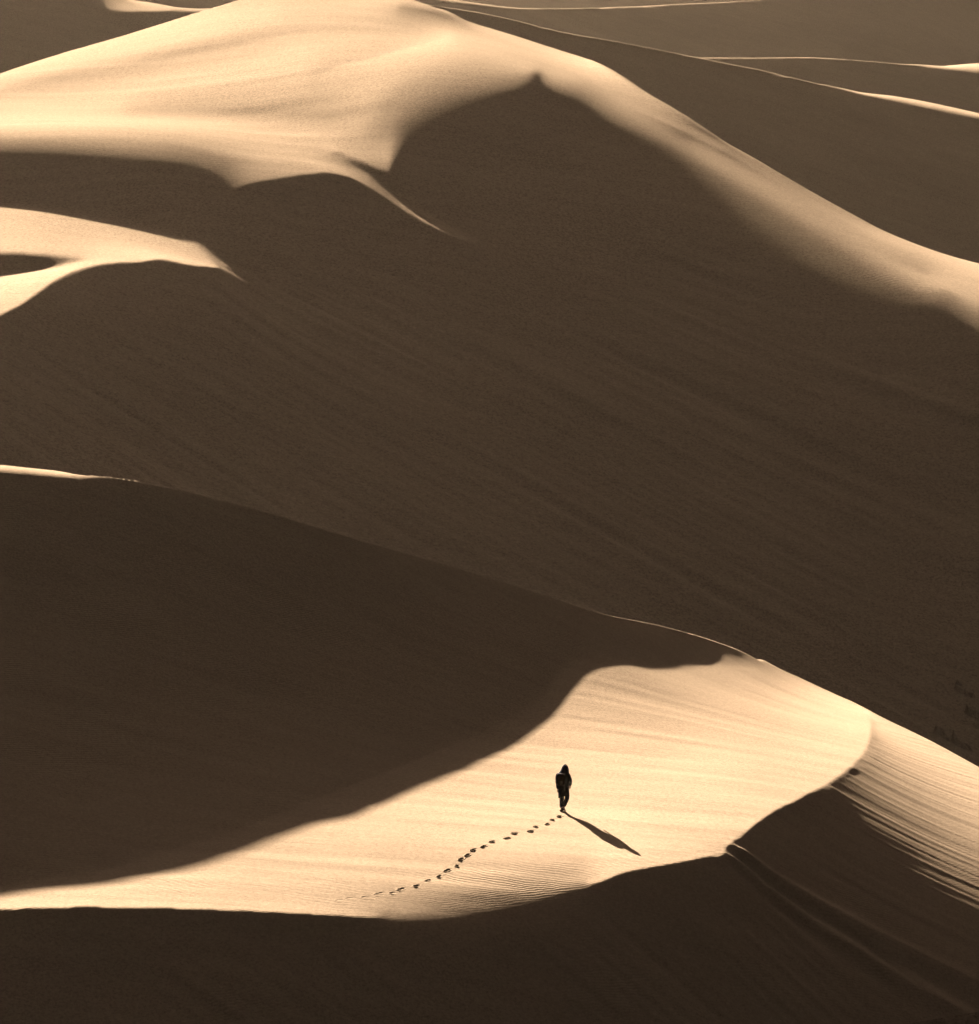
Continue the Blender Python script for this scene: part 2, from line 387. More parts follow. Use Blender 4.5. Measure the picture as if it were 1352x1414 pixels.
# ------------------------------------------------------------------ traced lines: the great dune behind
CREST_B = [(-560, 270), (-140, 147), (0, 103), (80, 76), (160, 53), (240, 28), (300, 10), (350, -5), (420, -20), (480, -21), (530, -12),
           (565, -2), (600, 7), (640, 13), (662, 14), (715, 10), (740, 32), (780, 60), (850, 105), (950, 165), (1050, 222),
           (1150, 278), (1245, 328), (1300, 341), (1352, 353), (1490, 388), (1900, 492)]
fB = Field(-140, 1490, -60, 1180, 2.0)
cB = [
    dict(p=CREST_B, r=[.38, .38, .4, .4, .38, .36, .33, .3, .26, .26, .26, .24, .22, .2, .26, .36, .36, .36, .36, .36, .36, .36, .36, .36, .36, .36, .36], o=2),
    dict(p=[(555, 12), (590, 18), (630, 24), (650, 26)], l=.05, r=.05, o=1),
    # shoulder crest running from the left edge down to the bowl
    dict(p=[(-140, 172), (0, 170), (100, 166), (200, 166), (300, 172), (380, 178), (430, 190), (470, 215), (510, 251),
            (560, 285), (600, 308), (640, 327), (655, 334)], l=.38, r=.38, o=1.5),
    dict(p=[(-140, 213), (0, 209), (100, 209), (200, 213), (270, 224), (315, 243)], l=[.1, .1, .1, .09, .06, .03], r=[-.07, -.07, -.07, -.06, -.05, -.03], o=[15, 15, 15, 16, 15, 13]),
    dict(p=[(313, 375), (312, 330), (314, 290), (320, 272), (332, 261), (350, 254), (380, 249), (420, 242), (460, 240), (488, 246)],
         l=[-.06, -.06, -.05, -.01, .03, .1, .14, .18, .2, .22], r=-.1, o=[2, 2, 2, 2, 2, 3, 3, 3, 3, 2]),
    dict(p=[(488, 246), (520, 265), (560, 293), (600, 316), (650, 336)], l=.26, r=-.1, o=2),
    dict(p=[(462, 209), (480, 221), (510, 241), (540, 264), (580, 290), (620, 311), (654, 329)], l=-.08, r=.34, o=2),
    dict(p=[(465, 208), (500, 223), (538, 241)], l=.3, r=-.08, o=2),
    dict(p=[(540, 240), (543, 215), (546, 193), (541, 175), (560, 150), (600, 131), (660, 116), (715, 107), (738, 100)],
         l=[.25, .18, .12, .08, .07, .08, .09, .11, .14], r=[-.1, -.08, -.06, -.05, -.05, -.05, -.05, -.06, -.08], o=[3, 8, 14, 19, 22, 21, 19, 14, 7]),
    dict(p=[(303, 368), (312, 372), (318, 382), (306, 380)], l=-.08, r=-.08, o=.5), dict(p=[(656, 338), (668, 342), (672, 352), (660, 348)], l=-.06, r=-.06, o=.5),
    
    dict(p=[(740, 104), (745, 150), (760, 220), (790, 270), (825, 315), (850, 352)], l=-.13, r=-.11, o=3),
    dict(p=[(745, 103), (770, 119), (800, 126), (850, 156), (950, 202), (1050, 260), (1150, 322), (1250, 384), (1352, 446), (1490, 530)],
         l=.10, r=-.09, o=[6, 9, 12, 14, 16, 17, 17, 17, 16, 15]),
    dict(p=[(760, 76), (850, 128), (950, 182), (1050, 246), (1150, 308), (1250, 368), (1352, 420), (1490, 490)], l=.26, r=.26, o=1),
    dict(p=[(-140, 150), (0, 128), (100, 103), (170, 93), (240, 76), (340, 56), (420, 44), (500, 34)], l=[.26, .22, .2, .19, .19, .19, .22, .2], r=[.26, .22, .2, .19, .19, .19, .22, .2], o=1),
    dict(p=[(-140, 130), (0, 111), (100, 86), (200, 62), (300, 36), (380, 14)], l=.33, r=.33, o=1),
    dict(p=[(0, 146), (120, 136), (220, 118), (330, 108), (420, 106)], l=.32, r=.32, o=1),
    dict(p=[(180, 148), (260, 149), (340, 152), (420, 158), (470, 160)], l=[.24, .21, .18, .16, .16], r=[.24, .21, .18, .16, .16], o=1),
    dict(p=[(440, 104), (470, 92), (510, 82), (560, 68), (620, 50)], l=[.17, .18, .2, .22, .24], r=[.24, .26, .28, .29, .3], o=2.5),
    # hollow, tongue and the low crest at the left
    dict(p=[(-140, 274), (0, 278), (60, 284), (120, 292), (180, 303), (230, 320), (270, 341), (299, 367)],
         l=-.1, r=[.27, .27, .27, .25, .22, .2, .2, .25], o=2),
    dict(p=[(-140, 349), (0, 350), (60, 352), (112, 357)], l=.24, r=[-.06, -.06, -.05, .1], o=4),
    dict(p=[(-140, 396), (0, 380), (50, 373), (112, 361)], l=[-.08, -.08, -.06, .15], r=.4, o=2),
    dict(p=[(-140, 520), (0, 436), (30, 420), (60, 398), (90, 380), (120, 369), (160, 363), (200, 361), (220, 358), (260, 366), (299, 370)],
         l=[.28, .28, .3, .33, .34, .35, .36, .36, .36, .36, .36], r=[-.1, -.08, -.07, -.05, -.04, -.03, -.03, -.04, -.04, -.05, -.06], o=2),
]
pB = [(0, 120, .36), (100, 112, .2), (180, 92, .19), (260, 70, .19), (340, 53, .2), (60, 100, .33), (200, 70, .27), (330, 25, .26),
      (430, 15, .28), (420, 45, .22), (530, 35, .1), (490, 25, .2), (580, 28, .04), (600, 45, .2), (500, 60, .26), (300, 100, .31),
      (200, 120, .28), (100, 140, .29), (0, 150, .3), (300, 150, .22), (420, 150, .16), (440, 135, .19), (380, 115, .31),
      (500, 100, .26), (600, 70, .26), (650, 45, .26), (700, 40, .2), (700, 62, .17), (600, 100, .22), (690, 88, .15), (550, 120, .19),
      (480, 150, .16), (515, 175, .22), (530, 215, .28), (440, 178, .3),
      (0, 195, .2), (150, 190, .22), (280, 203, .23), (380, 217, .23), (430, 222, .2), (312, 255, .03), (350, 235, .18),
      (0, 310, .27), (100, 320, .25), (200, 330, .24), (0, 335, .29), (150, 345, .33), (230, 350, .36), (280, 362, .34),
      (0, 405, .33), (60, 383, .38), (150, 362, .4),
      (200, 400, -.02), (120, 400, -.02), (150, 430, -.03), (60, 450, -.07), (300, 480, -.03), (200, 500, -.04), (325, 395, -.08), (350, 415, -.09), (390, 440, -.06), (420, 470, -.03), (375, 470, .005), (450, 520, .012), (550, 580, .014), (600, 620, .014), (700, 680, .014), (750, 720, .014), (850, 780, .012), (900, 810, .012), (1000, 880, .01), (1120, 960, .0), (400, 360, -.01), (520, 640, .01), (700, 780, .01), (480, 380, -.03), (560, 440, -.02), (200, 600, -.02), (60, 600, -.05), (350, 680, -.01), (150, 750, -.04), (700, 480, -.01), (800, 560, -.05), (780, 430, -.1), (950, 590, -.13), (1080, 720, -.13), (1200, 860, -.12), 
      (650, 200, -.2), (690, 270, -.22), (620, 250, -.2), (740, 330, -.17), (900, 380, -.1), (1000, 400, -.08), (1100, 450, -.08), (1190, 460, -.12), (1290, 500, -.12), (1420, 580, -.12), (1250, 560, -.1), (1100, 600, -.12), (1250, 780, -.1), (1330, 930, -.09), (500, 300, -.05),
      (800, 330, -.12), (100, 250, -.12), (250, 290, -.1), (700, 950, .01), (100, 900, -.05), (1300, 1080, -.08), (1450, 700, -.1)]
sB = [(0, 150, .02, .04), (150, 120, .03, .05), (300, 60, .05, .05), (300, 140, .0, .08), (430, 40, .02, .06), (430, 120, -.02, .08),
      (580, 30, -.05, .2), (600, 90, -.05, .1), (690, 50, -.06, .16), (500, 190, -.05, .08), (-100, 170, .02, .04),
      (0, 190, .0, .12), (200, 190, -.03, .12), (380, 210, -.08, .12), (0, 240, -.02, .45), (150, 250, -.06, .45), (280, 300, -.25, .4),
      (100, 310, -.02, .05), (220, 345, -.1, .02), (0, 364, .0, .4), (60, 385, .0, .0), (150, 365, -.05, .0), (-100, 420, .02, .04), (-100, 364, .0, .4),
      (570, 300, -.35, .0), (620, 324, -.35, .0),
      (650, 180, -.12, .6), (700, 270, -.15, .62), (600, 240, -.12, .6), (820, 360, -.3, .5),
      (500, 330, -.45, .2), (350, 320, -.45, .2), (300, 450, -.42, .15), (100, 480, -.45, .2), (50, 620, -.44, .2), (500, 550, -.40, .12),
      (750, 720, -.40, .12), (600, 430, -.42, .18), (300, 750, -.43, .16), (700, 850, -.40, .13), (950, 840, -.40, .12), (1080, 960, -.4, .14), (-100, 800, -.44, .2),
      (780, 440, -.28, .36), (950, 600, -.25, .38), (1080, 740, -.25, .38), (1200, 850, -.25, .36), (1330, 930, -.25, .34), (500, 1100, -.42, .15), (1100, 1120, -.36, .24),
      (820, 220, -.18, .48), (950, 350, -.18, .5), (1100, 450, -.18, .5), (1250, 600, -.18, .5), (1400, 700, -.18, .5), (1400, 1000, -.2, .46),
      (760, 80, -.2, .0), (850, 130, -.22, .0), (1000, 225, -.22, .0), (1150, 310, -.22, .0), (1300, 390, -.2, .0), (1450, 440, -.2, .0)]
TB = targets(fB, cB, pB, sB)
TB[..., 0] = np.where(TB[..., 0] > .2, .2 + (TB[..., 0] - .2) * .8, TB[..., 0])
TA[..., 0] = np.where(TA[..., 0] > .26, .26 + (TA[..., 0] - .26) * .9, TA[..., 0])
dn0, _, _ = ray(600, 600)
an_B = (dn0[0] / dn0[1], 262.0, dn0[2] / dn0[1])
GB = solve_dune(fB, TB, CREST_B, (-0.180, 0.192), (165, 460), (0.00035, 0.0011), an_B, ((8, 1500), (4, 150), (2, 25), (1, 10)), lee=-0.32, climb=True)

# ------------------------------------------------------------------ farther dunes
def side(u, v, Y):
    d, _, _ = ray(u, v)
    return (d[0] / d[1], Y, d[2] / d[1])

STEP_FAR = (0.0006, 0.0012)
SCHED_FAR = ((6, 400), (3, 60), (1, 10))

CREST_C = [(400, -10), (640, 14), (700, 26), (780, 45), (850, 58), (950, 77), (1050, 97), (1170, 124), (1200, 126), (1250, 131), (1300, 140), (1352, 153), (1490, 190)]
fC = Field(300, 1490, -60, 500, 2.0)
cC = [dict(p=CREST_C, r=[-.06, -.06, -.06, -.06, -.06, -.06, -.04, .1, .36, .36, .36, .36, .36], o=1.5),
      dict(p=[(640, 19), (780, 49), (850, 62), (950, 82), (1050, 102), (1130, 117), (1175, 127.5), (1230, 138), (1290, 151), (1352, 163), (1490, 200)], l=None, r=-.05, o=2)]
pC = [(1200, 250, -.05), (1000, 150, -.05), (1300, 320, -.05), (700, 100, -.05), (1300, 450, -.05)]
sC = [(700, 60, -.38, .34), (1000, 150, -.4, .34), (1300, 300, -.42, .32), (1300, 450, -.42, .32), (500, 100, -.4, .34), (1450, 250, -.42, .32), (1300, 146, -.08, -.02)]
GC = solve_dune(fC, targets(fC, cC, pC, sC), CREST_C, (-0.018, 0.185), (400, 640), (0.0006, 0.0006), side(1200, 250, 470), SCHED_FAR)

CREST_D = [(400, 30), (800, 62), (930, 78), (1050, 79), (1130, 80), (1200, 85), (1275, 90), (1300, 89), (1352, 86), (1490, 80)]
fD = Field(300, 1490, -60, 400, 2.0)
cD = [dict(p=CREST_D, r=[-.05, -.05, -.05, -.05, -.05, -.05, .1, .36, .36, .36], o=1.5),
      dict(p=[(400, 36), (800, 66), (930, 83), (1050, 84), (1130, 85), (1200, 89), (1270, 92.5), (1310, 96), (1352, 102), (1490, 112)], r=-.05, o=2)]
pD = [(1200, 120, -.05), (1300, 140, -.06), (1000, 100, -.05), (1200, 300, -.06)]
sD = [(1000, 100, -.3, .38), (1250, 130, -.3, .38), (1300, 300, -.3, .38), (700, 100, -.3, .38), (1330, 94, -.08, .0), (1450, 100, -.08, .0), (1450, 200, -.3, .38)]
GD = solve_dune(fD, targets(fD, cD, pD, sD), CREST_D, (0.026, 0.18), (560, 860), (0.0006, 0.0006), side(1250, 115, 660), SCHED_FAR)

CREST_E = [(-240, -70), (200, -60), (420, -50), (560, -10), (640, 13), (720, 13), (850, 10), (950, 7), (1050, 0), (1150, -12), (1352, -40), (1490, -60)]
fE = Field(-240, 1490, -120, 300, 2.0)
cE = [dict(p=CREST_E, r=-.1, o=1.5)]
pE = [(900, 35, -.1), (1300, 10, -.12), (1300, 70, -.1), (1000, 200, -.1)]
sE = [(900, 50, -.25, .38), (1200, 50, -.3, .36), (600, 50, -.25, .38), (1000, 250, -.25, .38), (1400, 20, -.35, .34)]
GE = solve_dune(fE, targets(fE, cE, pE, sE), CREST_E, (-0.19, 0.175), (740, 1240), (0.0007, 0.0007), side(1100, 50, 860), SCHED_FAR)

CREST_F = [(-140, -75), (60, -45), (130, -22), (178, 0), (195, -6), (215, -5), (230, 2), (243, 10.5), (280, 13.5), (315, 15), (400, 18), (700, 40)]
fF = Field(-140, 800, -120, 300, 2.0)
cF = [dict(p=CREST_F, r=[-.1, -.1, -.05, .2, .26, .26, .26, .24, .2, .18, .15, .1], o=1.5),
      dict(p=[(100, 5), (140, 12), (157, 16), (200, 17), (245, 16.5), (280, 18), (312, 19), (360, 22)], l=[-.06, -.02, .1, .22, .22, .18, .18, .16], r=-.1, o=1.6)]
pF = [(60, 40, -.1), (120, 20, -.1), (200, 40, -.1), (200, 8, .22), (300, 5, -.1), (60, 0, -.1), (200, -30, -.1), (200, 200, -.1)]
sF = [(50, 50, -.1, .42), (250, 40, -.1, .42), (200, 6, -.05, .04), (300, 16, -.05, .05), (50, -20, -.1, .42), (200, 200, -.1, .42), (400, 50, -.1, .42)]
GF = solve_dune(fF, targets(fF, cF, pF, sF), CREST_F, (-0.185, -0.022), (420, 760), STEP_FAR, side(100, 60, 520), SCHED_FAR)

CREST_G = [(300, -90), (900, -100), (1490, -110)]
fG = Field(200, 1490, -160, 200, 3.0)
cG = [dict(p=CREST_G, r=-.1, o=2), dict(p=[(640, -25), (672, -8), (700, 3), (722, 12)], l=.3, r=.3, o=1), dict(p=[(640, -18), (665, -4), (690, 7), (700, 12)], r=-.1, o=2),
      dict(p=[(660, -25), (690, -10), (712, 2), (735, 10)], l=-.1, o=2)]
pG = [(900, 0, -.1), (600, 0, -.1), (1200, 0, -.1), (900, 100, -.1)]
sG = [(900, 0, -.2, .4), (500, 0, -.2, .4), (1300, 0, -.2, .4), (900, 150, -.2, .4)]
GG = solve_dune(fG, targets(fG, cG, pG, sG), CREST_G, (-0.2, 0.17), (1050, 1900), (0.0008, 0.0016), side(900, 0, 1250), SCHED_FAR)

# a nearer dune that only just enters at the bottom corner
CREST_H = [(900, 1480), (1100, 1436), (1180, 1425), (1250, 1414), (1352, 1397), (1520, 1374)]
ch = smooth_curve(CREST_H, 4.0)
dh, _, _ = ray(ch[:, 0], ch[:, 1])
eh = dh / dh[:, 1:2] * 92.0 + CAM
out_h = dh.copy(); out_h[:, 2] = 0; out_h /= np.linalg.norm(out_h, axis=1)[:, None]
PH = np.array([eh + out_h * k_ + np.array((0, 0, -(0.8 if k_ > 0 else 0.66) * abs(k_) + 0.004 * min(abs(k_), 8)**2))
               for k_ in list(-np.linspace(16, 0.1, 40)) + [0.0] + list(np.linspace(0.1, 14, 30))])

# ------------------------------------------------------------------ sand relief and footprints
def sstep(x, a, b):
    t_ = np.clip((x - a) / (b - a), 0, 1)
    return t_ * t_ * (3 - 2 * t_)


def line_dist(u, v, pts):
    """signed distance (px) to a traced line, positive below it, and position along it"""
    best = np.full(u.shape, 1e9); sgn = np.ones(u.shape); along = np.zeros(u.shape); s0 = 0.0
    for (x0, y0), (x1, y1) in zip(pts[:-1], pts[1:]):
        L_ = math.hypot(x1 - x0, y1 - y0); tx, ty = (x1 - x0) / L_, (y1 - y0) / L_
        a_ = np.clip((u - x0) * tx + (v - y0) * ty, 0, L_)
        dx, dy = u - x0 - a_ * tx, v - y0 - a_ * ty
        dd = np.hypot(dx, dy); k_ = dd < best
        best = np.where(k_, dd, best); sgn = np.where(k_, np.sign(-dx * ty + dy * tx), sgn); along = np.where(k_, s0 + a_, along)
        s0 += L_
    return best * sgn, along


def relief_near(P, G):
    A, Y, H = G[:3]
    u, v = project(A, Y, H)
    bey = G[3][4]
    X = P[..., 0]; Z = P[..., 2].copy()
    # sand-flow ribs down the steep right-hand face
    vv = [960, 986, 1005, 1030, 1055, 1078, 1100, 1118, 1140, 1165, 1230, 1310, 1400, 1500]
    uu = [1199, 1199, 1203, 1198, 1180, 1150, 1110, 1075, 1040, 1003, 1080, 1205, 1352, 1500]
    du = u - np.interp(v, vv, uu)
    m = sstep(du, 0, 22) * (~bey)
    across = Y + 0.12 * X; along = X
    top = sstep(v, 985, 1040)
    rib = (0.022 * vnoise(across * 0.9 + 0.10 * vnoise(along * 0.3, across * 0.3, 31), along * 0.045, 11)
           + 0.026 * vnoise(across * 2.1, along * 0.07, 12) + 0.020 * vnoise(across * 5.0, along * 0.12, 13))
    Z += rib * m * (0.25 + 0.75 * top)
    # shallow flow marks on the near slip face
    c1u = [-140, 0, 200, 430, 600, 740, 830, 900, 990, 1010]; c1v = [1256, 1256, 1254, 1263, 1269, 1243, 1218, 1198, 1182, 1184]
    dv = v - np.interp(u, c1u, c1v)
    m2 = sstep(dv, 15, 85) * (1 - m) * sstep(u, 1600, 1000)
    ac2 = 0.8 * Y + 0.6 * X; al2 = 0.6 * Y - 0.8 * X
    Z += m2 * (0.15 * vnoise(ac2 * 1.3, al2 * 0.10, 14) + 0.08 * vnoise(ac2 * 3.2, al2 * 0.15, 15))
    # the two slump channels running down from the notch in the crest
    GL = [(1000, 1168), (1030, 1190), (1060, 1216), (1120, 1256), (1230, 1322), (1352, 1388), (1480, 1455)]
    near = (u > 960) & (v > 1130) & (~bey)
    d_, al_ = line_dist(np.where(near, u, 0), np.where(near, v, 0), GL)
    w_ = 1 + al_ / 160.0
    fade = near * sstep(al_, 0, 30) * np.exp(-(d_ / (26 * w_))**2)
    Z += fade * 0.15 * (np.exp(-((d_ + 7 * w_) / (3.2 * w_))**2) - 0.9 * np.exp(-((d_) / (3.4 * w_))**2)
                        + 0.8 * np.exp(-((d_ - 6.5 * w_) / (2.8 * w_))**2) - 0.7 * np.exp(-((d_ - 13 * w_) / (3.5 * w_))**2))
    # low wind terraces on the lit floor
    fl = (1 - m) * sstep(dv, 0, -30) * (~bey) * sstep(v, 900, 960)
    Z += fl * (0.035 * vnoise(X * 0.10 + 3, Y * 0.55, 16) + 0.018 * vnoise(X * 0.16, Y * 1.5, 17) + 0.04 * vnoise(X * 0.3 + 9, Y * 0.3, 18))
    P = P.copy(); P[..., 2] = Z
    return P


def relief_great(P, G):
    A, Y, H = G[:3]
    u, v = project(A, Y, H); bey = G[3][4]
    X = P[..., 0]
    fl = sstep(v, 330, 200) * sstep(u, 600, 470) * (~bey)
    dz = fl * (0.09 * vnoise(X * 0.05 + Y * 0.02, Y * 0.16, 21) + 0.05 * vnoise(X * 0.12, Y * 0.5, 22))
    sh = sstep(v - np.interp(u, [-140, 250, 313, 490, 650, 745, 950, 1150, 1352, 1490], [440, 385, 300, 270, 345, 330, 270, 360, 475, 560]), 15, 110) * (~bey)
    ac = 0.5 * X + 0.87 * Y; al = 0.87 * X - 0.5 * Y
    dz += sh * (0.5 * vnoise(ac * 0.25, al * 0.03, 23) + 0.26 * vnoise(ac * 0.8, al * 0.06, 24) + 0.12 * vnoise(ac * 2.2, al * 0.1, 25))
    # crumbled sand below the low crest at the left
    cr = np.exp(-((v - 395) / 28.0)**2) * sstep(u, 20, 90) * sstep(u, 300, 200)
    dz += cr * 0.10 * vnoise(ac * 1.1, al * 0.25, 26)
    P = P.copy(); P[..., 2] += dz
    return P


def keen_crest(P, G, top, u_lo, u_hi, lee=-0.55, n0=7, soft=0, soft_end=1, wmax=1.0):
    """draws the shaded face straight up to a knife-edge crest and lets the lee side fall from there"""
    A, Y, H = G[:3]
    tc = smooth_curve(top, 1.0); o = np.argsort(tc[:, 0], kind='stable')
    u, v = project(A, Y, H)
    for j in range(P.shape[1]):
        k = int(np.argmin(v[:int(P.shape[0] * 0.8), j])); uc = u[k, j]
        if not (u_lo < uc < u_hi):
            continue
        vt = float(np.interp(uc, tc[o, 0], tc[o, 1]))
        k0 = k - n0
        while k0 > 5 and v[k0, j] < vt + 6:
            k0 -= 1
        y0 = Y[k0, j]; z0 = P[k0, j, 2]; m = (P[k0, j, 2] - P[k0 - 8, j, 2]) / (Y[k0, j] - Y[k0 - 8, j])
        dep = None                                            # height ratio that projects on vt
        t_ = (H0 / 2 - vt) / FPX
        hh = (t_ * CT - ST) / (CT + t_ * ST)
        yc = (z0 - m * y0 - CAM[2]) / (hh - m)
        if not (y0 < yc < y0 * 1.08):
            continue
        zc = CAM[2] + hh * yc
        kc = int(np.searchsorted(Y[:, j], yc))
        wt_ = float(wmax * sstep(uc, u_lo, u_lo + soft) * sstep(uc, u_hi, u_hi - soft_end)) if soft else wmax
        for i in range(k0, P.shape[0]):
            yy = yc if i == kc else Y[i, j]
            zz = z0 + m * (yy - y0) if i <= kc else min(zc + lee * (yy - yc), max(P[i, j, 2], zc + (lee - .25) * (yy - yc)))
            if i == kc and wt_ > .99:
                P[i, j, 0] = A[i, j] * yy; P[i, j, 1] = yy
            P[i, j, 2] += wt_ * (zz - P[i, j, 2])


def locate(P, G, u, v):
    """first visible ground point at a pixel"""
    A, Y, H = G[:3]
    pu, pv = project(P[..., 0] / P[..., 1], P[..., 1], (P[..., 2] - CAM[2]) / P[..., 1])
    j = int(np.argmin(abs(pu[0] - u)))
    for _ in range(3):
        colv = pv[:, j]
        i = int(np.argmax(colv <= v))
        j = int(np.argmin(abs(pu[i] - u)))
    t_ = (v - pv[i - 1, j]) / (pv[i, j] - pv[i - 1, j] + 1e-12)
    return P[i - 1, j] * (1 - t_) + P[i, j] * t_


def print_dent(x, y, pr):
    """height change of one footprint at plan offsets x, y"""
    c, s_ = math.cos(pr['yaw']), math.sin(pr['yaw'])
    l = (x * c + y * s_) / pr['len']; w = (-x * s_ + y * c) / pr['wid']
    sole = 1 - 0.22 * np.exp(-((l + 0.05) / 0.25)**2)            # narrower at the arch
    r = np.sqrt(np.abs(l)**2.4 + np.abs(w / sole)**2.4)
    pit = np.where(r < 1, (1 - r**3), 0) * (0.8 + 0.35 * np.abs(l))
    rim = np.exp(-((r - 1.25) / 0.25)**2) * (0.42 + 0.40 * np.clip(-l, -1, 1) + 0.25 * np.sin(3 * np.arctan2(w, l) + pr['pos'][0] * 9))
    return pr['dep'] * (rim - pit)


def carve(P, G, prints, sub):
    """takes the cells under each footprint out of the dune sheet; returns them per print with the block of cells"""
    own = -np.ones((P.shape[0] - 1, P.shape[1] - 1), int)
    ccx = 0.25 * (P[:-1, :-1, 0] + P[1:, :-1, 0] + P[:-1, 1:, 0] + P[1:, 1:, 0])
    ccy = 0.25 * (P[:-1, :-1, 1] + P[1:, :-1, 1] + P[:-1, 1:, 1] + P[1:, 1:, 1])
    for k_, pr in enumerate(prints):
        R = pr['len'] * 1.75
        hit = (np.hypot(ccx - pr['pos'][0], ccy - pr['pos'][1]) < R) & (own < 0) & (~G[3][4][:-1, :-1])
        own[hit] = k_
    return own


def make_prints(P, own, prints, sub, mat):
    for k_, pr in enumerate(prints):
        I_, J_ = np.nonzero(own == k_)
        idx = {}; vs = []; fs = []
        sx, sy = sub
        for i, j in zip(I_, J_):
            q = P[i, j], P[i, j + 1], P[i + 1, j], P[i + 1, j + 1]
            loc = []
            for b_ in range(sy + 1):
                for a_ in range(sx + 1):
                    key = (j * sx + a_, i * sy + b_)
                    if key not in idx:
                        fa, fb = a_ / sx, b_ / sy
                        idx[key] = len(vs)
                        vs.append((q[0] * (1 - fa) + q[1] * fa) * (1 - fb) + (q[2] * (1 - fa) + q[3] * fa) * fb)
                    loc.append(idx[key])
            for b_ in range(sy):
                for a_ in range(sx):
                    o_ = b_ * (sx + 1) + a_
                    fs.append((loc[o_], loc[o_ + 1], loc[o_ + sx + 2], loc[o_ + sx + 1]))
        vs = np.array(vs)
        dz = sum(print_dent(vs[:, 0] - p2['pos'][0], vs[:, 1] - p2['pos'][1], p2) for p2 in prints if abs(p2['pos'][0] - pr['pos'][0]) < 4)
        vs[:, 2] += dz
        base = np.array(pr['pos'])
        me = bpy.data.meshes.new('footprint'); me.from_pydata((vs - base).tolist(), [], fs)
        me.polygons.foreach_set('use_smooth', np.ones(len(fs), dtype=bool)); me.materials.append(mat)
        o = bpy.data.objects.new('footprint', me); o.location = base; col.objects.link(o)
        o['label'] = pr['label']; o['category'] = 'footprint'; o['group'] = pr['group']


# ------------------------------------------------------------------ build
SAND_NEAR = sand_material('windblown_sand_rippled', ripple=1.0, grain=1.6)
SAND = sand_material('windblown_sand', ripple=0.5, grain=2.2)

PA = np.dstack([GA[0] * GA[1], GA[1], GA[2] * GA[1] + CAM[2]])
keen_crest(PA, GA, CREST_A, 70, 1056, soft=135, soft_end=50)
PA = relief_near(PA, GA)
PB = relief_great(np.dstack([GB[0] * GB[1], GB[1], GB[2] * GB[1] + CAM[2]]), GB)

TRAIL = [(769.4, 1126.5), (765, 1132.3), (752, 1137), (743.6, 1141.9), (729, 1146.5), (714, 1151.5), (699, 1156.4), (682.6, 1162.7),
         (666, 1168), (657, 1174), (643.5, 1180), (639, 1186.8), (627.6, 1195), (621.6, 1202.6), (604.3, 1209.5), (593.7, 1216),
         (574, 1222), (557, 1228.6), (539.5, 1231.4), (527, 1235), (505, 1237), (486, 1241.5), (468, 1241.8)]
ORD = ['first', 'second', 'third', 'fourth', 'fifth', 'sixth', 'seventh', 'eighth', 'ninth', 'tenth', 'eleventh', 'twelfth', 'thirteenth',
       'fourteenth', 'fifteenth', 'sixteenth', 'seventeenth', 'eighteenth', 'nineteenth', 'twentieth', 'twenty-first', 'twenty-second', 'twenty-third']
pts = [locate(PA, GA, *p_) for p_ in TRAIL]
near_prints = []
for k, p_ in enumerate(pts):
    a_, b_ = pts[max(k - 2, 0)], pts[min(k + 2, len(pts) - 1)]
    yaw = math.atan2(a_[1] - b_[1], a_[0] - b_[0]) + rng.uniform(-.15, .15)
    old = k / (len(pts) - 1)
    lab = f'small dark footprint in the sunlit sand, {ORD[k]} back from the walker'
    if k == len(pts) - 1:
        lab = 'faintest footprint at the far left end of the trail in sunlit sand'
    off = (0.085 if k % 2 else -0.085) * rng.uniform(.6, 1.3)
    p_ = p_ + np.array((-math.sin(yaw) * off, math.cos(yaw) * off, 0))
    near_prints.append(dict(pos=p_, yaw=yaw, len=0.148 * rng.uniform(.85, 1.15), wid=0.068 * rng.uniform(.85, 1.25),
                            dep=0.036 * rng.uniform(.75, 1.2) * (1 - 0.9 * sstep(old, .35, 1.05)), label=lab, group='footprints trailing behind the walker'))
HOLLOWS = [((1305, 1019), 'long dark footprint in shaded sand just above the lit ridge edge, left of its neighbour'),
           ((1329, 1031), 'dark footprint in shaded sand above the lit ridge edge, right one of the close pair'),
           ((1333, 957), 'dark footprint in shaded sand at right, uppermost of the four by the ridge'),
           ((1348, 990), 'dark footprint cut off by the right edge of the picture, in shaded sand')]
far_prints = []
for (p_, lab) in HOLLOWS:
    far_prints.append(dict(pos=locate(PB, GB, *p_), yaw=math.radians(-18), len=0.47, wid=0.21, dep=0.62, label=lab, group='deep footprints on the shaded dune face'))

ownA = carve(PA, GA, near_prints, (4, 8)); ownB = carve(PB, GB, far_prints, (4, 8))


def dune(name, P, mat, own=None, sharp=18):
    o = grid_mesh(name, P, mat, 'structure', own)
    o.data.set_sharp_from_angle(angle=math.radians(sharp))
    return o


def raw(G):
    return np.dstack([G[0] * G[1], G[1], G[2] * G[1] + CAM[2]])


dune('near_dune', PA, SAND_NEAR, ownA)
dune('great_dune', PB, SAND, ownB)
make_prints(PA, ownA, near_prints, (4, 8), SAND_NEAR)
make_prints(PB, ownB, far_prints, (4, 8), SAND)
PC, PD, PE = raw(GC), raw(GD), raw(GE)
dune('ridge_dune', PC, SAND)
dune('crescent_dune', PD, SAND)
dune('far_dune', PE, SAND)
dune('side_dune', raw(GF), SAND)
dune('distant_dune', raw(GG), SAND)
dune('corner_dune', PH, SAND)

# ------------------------------------------------------------------ the walker
from mathutils import Vector, Matrix


